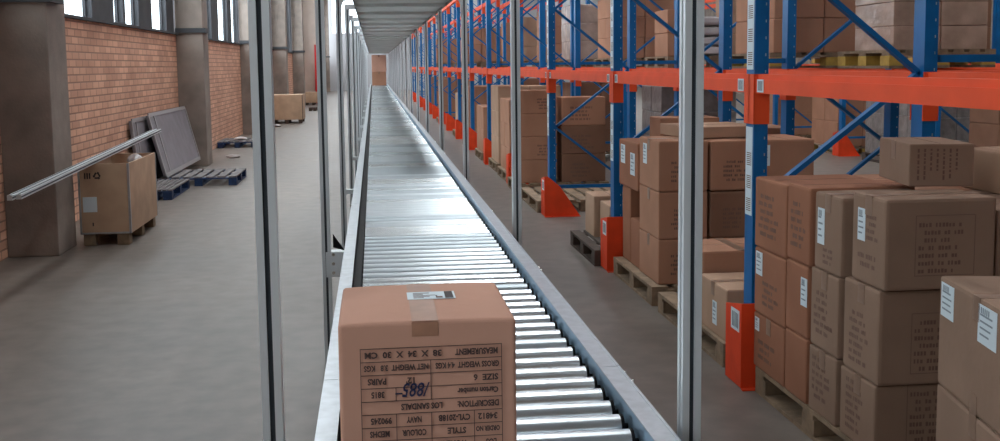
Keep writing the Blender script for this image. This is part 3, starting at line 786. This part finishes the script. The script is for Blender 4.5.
# grey film wrapped goods on the floor, row B
zz = PZ
for i in range(3):
    for q in range(1):
        carton(2.85+.2+q*.46, 8.4, zz, .50, .5, .272, 'brown', '%s carton, %s, in the second row seen above the stepped cartons' % (['bottom', 'middle', 'top'][i], ['aisle side', 'inner side'][q]), gb)
    zz += .274
stack(3.08, Y(2)+.9, 0, 2, 2, 4, .42, .4, .28, 'greyfilm', 'floor pallet of second row behind bright blue upright', 'grey film-wrapped cartons on the floor', look='grey film-wrapped', palm='dwood')
stack(3.08, Y(4)+.4, 0, 2, 2, 3, .44, .45, .36, 'dark', 'second-row floor pallet beyond the grey goods', gb, look='dark brown')
stack(3.08, Y(6)+.4, 0, 2, 2, 3, .44, .45, .36, 'brown', 'second-row floor pallet far along', gb)
# row C across the far aisle
gc = 'cartons in the rack across the far aisle'
stack(7.40, Y(4)+.35, 0, 2, 2, 3, .42, .5, .4, 'brown', 'floor pallet behind distant orange guard', gc, block='yellow')
stack(7.38, Y(3)+.25, 0, 2, 3, 4, .355, .62, .30, 'greyfilm', 'floor pallet across far aisle, nearer than the distant guard', 'grey film-wrapped cartons on the floor', look='grey film-wrapped', palm='dwood', pald=1.9)
stack(7.40, Y(5)+.35, 0, 2, 1, 3, .42, .5, .4, 'brown', 'floor pallet deeper across the far aisle', gc)
stack(7.40, Y(3)+.35, Z1, 2, 2, 3, .42, .5, .36, 'dark', 'eye-level pallet across the far aisle', gc, look='dark brown', block='yellow')
stack(7.40, Y(4)+.35, Z1, 2, 2, 3, .42, .5, .36, 'brown', 'second eye-level pallet across the far aisle', gc, block='yellow')
stack(7.40, Y(2)+.35, Z1, 2, 2, 3, .42, .5, .36, 'brown', 'nearest eye-level pallet across the far aisle', gc, block='yellow')
stack(7.38, Y(2)+.25, 0, 2, 3, 4, .355, .62, .30, 'dark', 'nearest floor pallet across far aisle', gc, look='dark brown', palm='dwood', pald=1.9)

# ------------------------------------------------------------------ left side things
# open plywood crate on block feet
cr = thing('wooden_crate', 'open plywood crate on block feet with recycling mark, against the first concrete column', 'crate', (-2.28, 9.6, 0))
cx0, cx1, c0, c1 = -2.50, -2.085, 9.05, 10.15
MB().box(cx0, cx1, c0, c0+.012, .11, .70).build('front_panel', M['ply'], cr)
MB().box(cx0, cx1, c1-.012, c1, .11, .70).build('back_panel', M['ply'], cr)
MB().box(cx0, cx0+.012, c0+.0125, c1-.0125, .11, .70).build('side_panel', M['ply'], cr)
MB().box(cx1-.012, cx1, c0+.0125, c1-.0125, .11, .70).build('side_panel', M['ply'], cr)
MB().box(cx0, cx1, c0, c1, .10, .1095).build('bottom_panel', M['ply'], cr)
mb = MB()
for x in (cx0, cx1):
    for y in (c0, c1):
        sx = 1 if x == cx0 else -1; sy = 1 if y == c0 else -1
        xa, xb = sorted((x-sx*.003, x+sx*.014)); ya, yb = sorted((y-sy*.003, y-sy*.0004)); mb.box(xa, xb, ya, yb, .10, .70)
        xa, xb = sorted((x-sx*.003, x-sx*.0004)); ya, yb = sorted((y, y+sy*.02)); mb.box(xa, xb, ya, yb, .10, .70)
mb.box(cx0, cx1, c0-.003, c0-.0004, .10, .115)
mb.build('metal_edging', M['galv'], cr)
for xa in (cx0+.02, cx1-.12):
    for ya in (c0+.01, (c0+c1)/2-.05, c1-.12):
        MB().cbox(xa, xa+.1, ya, ya+.1, 0, .0995, .003).build('foot_block', M['wood'], cr)
mb = MB()   # recycling triangle of three arrows
cc = Vector((cx0+.155, .60)); 
for k in range(3):
    a0 = PI/2+k*2*PI/3; a1 = a0+2*PI/3
    p, q = Vector((math.cos(a0), math.sin(a0)))*.038, Vector((math.cos(a1), math.sin(a1)))*.038
    dd = (q-p); n_ = Vector((-dd.y, dd.x)).normalized(); p2 = p+dd*.2; q2 = p+dd*.68; tip = p+dd*.92
    poly = [p2+n_*.007, p2-n_*.007, q2-n_*.007, q2-n_*.014, tip, q2+n_*.014, q2+n_*.007]
    mb.prism([(cc.x+v.x, cc.y+v.y) for v in poly], 'y', c0-.0012, c0-.0002)
for q in range(3): mb.box(cx0+.05+q*.02, cx0+.062+q*.02, c0-.0012, c0-.0002, .575, .625)
mb.box(cx0+.1, cx0+.11, c0-.0012, c0-.0002, .17, .2)
mb.build('recycling_mark', M['ink'], cr)
MB().box(cx0+.03, cx0+.145, c0-.002, c0-.0003, .29, .42).build('paper_label', M['paper'], cr)
mb = MB()
def blob(mb, c, r, sq, seed, m=0):
    rnd = random.Random(seed); bm = bmesh.new(); bmesh.ops.create_icosphere(bm, subdivisions=3, radius=1)
    ks = [(Vector((rnd.uniform(-1,1), rnd.uniform(-1,1), rnd.uniform(-1,1))).normalized(), rnd.uniform(2, 6), rnd.uniform(0, 6)) for _ in range(9)]
    for v in bm.verts:
        n_ = v.co.normalized(); q = 1+sum(math.sin(k.dot(n_)*f_+p_)*.05 for k, f_, p_ in ks)
        v.co = Vector((c[0]+n_.x*r*q*sq[0], c[1]+n_.y*r*q*sq[1], c[2]+n_.z*r*q*sq[2]))
    bm.verts.index_update(); mb.add([v.co for v in bm.verts], [[v.index for v in f_.verts] for f_ in bm.faces], m, True); bm.free()
MB().box(cx0+.014, cx1-.014, c0+.014, c1-.014, .11, .42).build('packing_fill', M['rag'], cr)
blob(mb, (-2.20, 9.85, .66), .085, (.75, 1.6, .65), 3)
o = mb.build('plastic_bag', M['bag'], loc=(-2.21, 9.75, .55)); tag(o, 'crumpled clear plastic bag heaped inside the open plywood crate', 'bag')
mb = MB(); blob(mb, (-2.33, 9.5, .50), .10, (.7, 1.5, .7), 5)
o = mb.build('packing_cloth', M['rag']); tag(o, 'red-brown packing cloth bulging in the open plywood crate', 'cloth')
# two bars lying over the crate
for i, (dx, dz) in enumerate(((0, .02), (.05, -.035))):
    p = Vector((-2.40+i*.040, 7.1+i*.05, .66)); q = Vector((-2.43+i*.044, 11.9, .812))
    mb = MB().beam(p, q, .034, .034); 
    dv = (q-p).normalized()
    for s in (-1, 1): mb.beam(p+Vector((s*.0185, 0, 0)), q+Vector((s*.0185, 0, 0)), .002, .010, m=1)
    mb.beam(p+Vector((0, 0, .0185)), q+Vector((0, 0, .0185)), .010, .002, m=1)
    o = mb.build('aluminium_bar', [M['alu'], M['groove']]); tag(o, ['upper of the two long aluminium bars resting across the plywood crate', 'lower of the two long aluminium bars resting across the plywood crate'][i], 'bar', 'aluminium bars lying across the crate')
# blue pallets
pallet(-2.72, 13.45, 0, .95, 1.05, 'blue painted pallet beside the second concrete column, below the leaning panels', 'bluewood', None)
pallet(-2.72, 12.1, 0, .40, 1.15, 'blue painted pallet behind the crate, nearer than its neighbour', 'bluewood', None)
pallet(-2.93, 19.8, 0, .72, 1.0, 'farther blue painted pallet against the brick between concrete columns', 'bluewood', None)
# leaning panels
def leaning(y0, y1, xb, xt, z0, z1, lab, nframe=True, lean2=0):
    t = thing('leaning_panel', lab, 'panel', ((xb+xt)/2, (y0+y1)/2, z0), 'grey framed panels leaning on the brick wall')
    dv = Vector((xt-xb, -.25, z1-z0)); nn = Vector((z1-z0, 0, xb-xt)).normalized()
    if nn.x < 0: nn = -nn
    def P(u, v, o=0): return Vector((xb, y0+(y1-y0)*u, z0))+Vector((dv.x*v, .1*v, dv.z*v))+nn*o
    vs = [P(0,0), P(1,0), P(1,1), P(0,1), P(0,0,.03), P(1,0,.03), P(1,1,.03), P(0,1,.03)]
    MB().add(vs, [(0,1,2,3),(4,5,6,7),(0,1,5,4),(1,2,6,5),(2,3,7,6),(3,0,4,7)]).build('sheet', M['panel'], t)
    mb = MB(); 
    for a, b in (((0,0),(1,0)), ((1,0),(1,1)), ((1,1),(0,1)), ((0,1),(0,0)), ((.12,0),(.12,1))):
        mb.beam(P(*a, .036), P(*b, .036), .05, .012, nn)
    mb.build('rim', M['panelframe'], t)
    return t
leaning(13.4, 15.95, -2.66, -2.87, .14, .90, 'large grey framed panel leaning on brick wall above the blue pallet')
leaning(12.75, 14.6, -2.83, -2.93, .003, .87, 'smaller dark grey panel peeking out behind the large leaning panel')
# far crate and odds
def far_crate(x0, y0, w, d, h, lab, style='ply'):
    t = thing('wooden_crate', lab, 'crate', (x0+w/2, y0+d/2, 0))
    mb = MB().box(x0, x0+w, y0, y0+d, .1, h); mb.build('body', M[style], t)
    for xa in (x0+.02, x0+w/2-.05, x0+w-.12):
        MB().cbox(xa, xa+.1, y0+.01, y0+.11, 0, .099, .003).build('foot_block', M['dwood'], t)
        MB().cbox(xa, xa+.1, y0+d-.11, y0+d-.01, 0, .099, .003).build('foot_block', M['dwood'], t)
    mb = MB().box(x0+w-.012, x0+w+.004, y0-.004, y0-.0005, .1, h+.003).box(x0-.004, x0+.012, y0-.004, y0-.0005, .1, h+.003)
    mb.build('corner_edging', M['dwood'], t)
far_crate(-2.75, 28.0, .86, 1.0, .76, 'long plywood crate near the far windows, behind the first left post')
far_crate(-2.7, 41.0, .7, .9, .5, 'small distant plywood crate near the far end of the wall')
pallet(-2.2, 35.6, 0, .4, .8, 'small black pallet on the floor between the far crates', 'dwood', None)
# rags and litter on the floor
for i, (x, y, lab) in enumerate(((-2.35, 17.6, 'crumpled white rag on floor past the blue pallets'), (-2.45, 26.6, 'white scrap of paper on floor in front of far crate'), (-2.55, 20.2, 'white plastic bag lying on the farther blue pallet'))):
    mb = MB(); z_ = .028 if i < 2 else .148; blob(mb, (x, y, z_), .1, (1.2, 1.0, .28), 20+i); o = mb.build(('rag', 'paper_scrap', 'plastic_bag')[i], M['sack']); tag(o, lab, ('rag', 'paper', 'bag')[i])
# beige columns and a red hydrant cabinet at the far end of the left wall
struct('column', MB().cbox(-2.9, -2.2, 43.5, 44.5, 0, ZR, .05), M['beige'])
o = MB().cbox(-2.38, -2.2, 43.3, 43.49, 0.0, 2.4, .01).build('hose_cabinet', M['red']); tag(o, 'narrow red cabinet on the distant beige column', 'cabinet')

# ------------------------------------------------------------------ light
wd = bpy.data.worlds.new('world'); scn.world = wd; wd.use_nodes = True
bg = wd.node_tree.nodes['Background']; bg.inputs[0].default_value = (.86, .94, 1.0, 1); bg.inputs[1].default_value = 5.0
# daylight through the slit windows
for k in range(1, 8):
    L = bpy.data.lights.new('window_daylight', 'AREA'); L.shape = 'RECTANGLE'; L.size = 6.5; L.size_y = 2.3; L.energy = 480; L.color = (.85, .93, 1)
    o = bpy.data.objects.new('window_daylight', L); COL.objects.link(o); o.location = (XW-.6, CY[k]+4, 3.6)
    o.rotation_euler = (0, math.radians(-70), 0)
    o.rotation_euler = Vector((1, 0, -.45)).to_track_quat('-Z', 'Y').to_euler()
scn.view_settings.view_transform = 'Standard'; scn.view_settings.look = 'None'; scn.view_settings.gamma = 1; scn.view_settings.exposure = -.06
scn.view_settings.use_curve_mapping = False
scn.cycles.use_denoising = True
scn.cycles.max_bounces = 8
scn.cycles.sample_clamp_indirect = 8
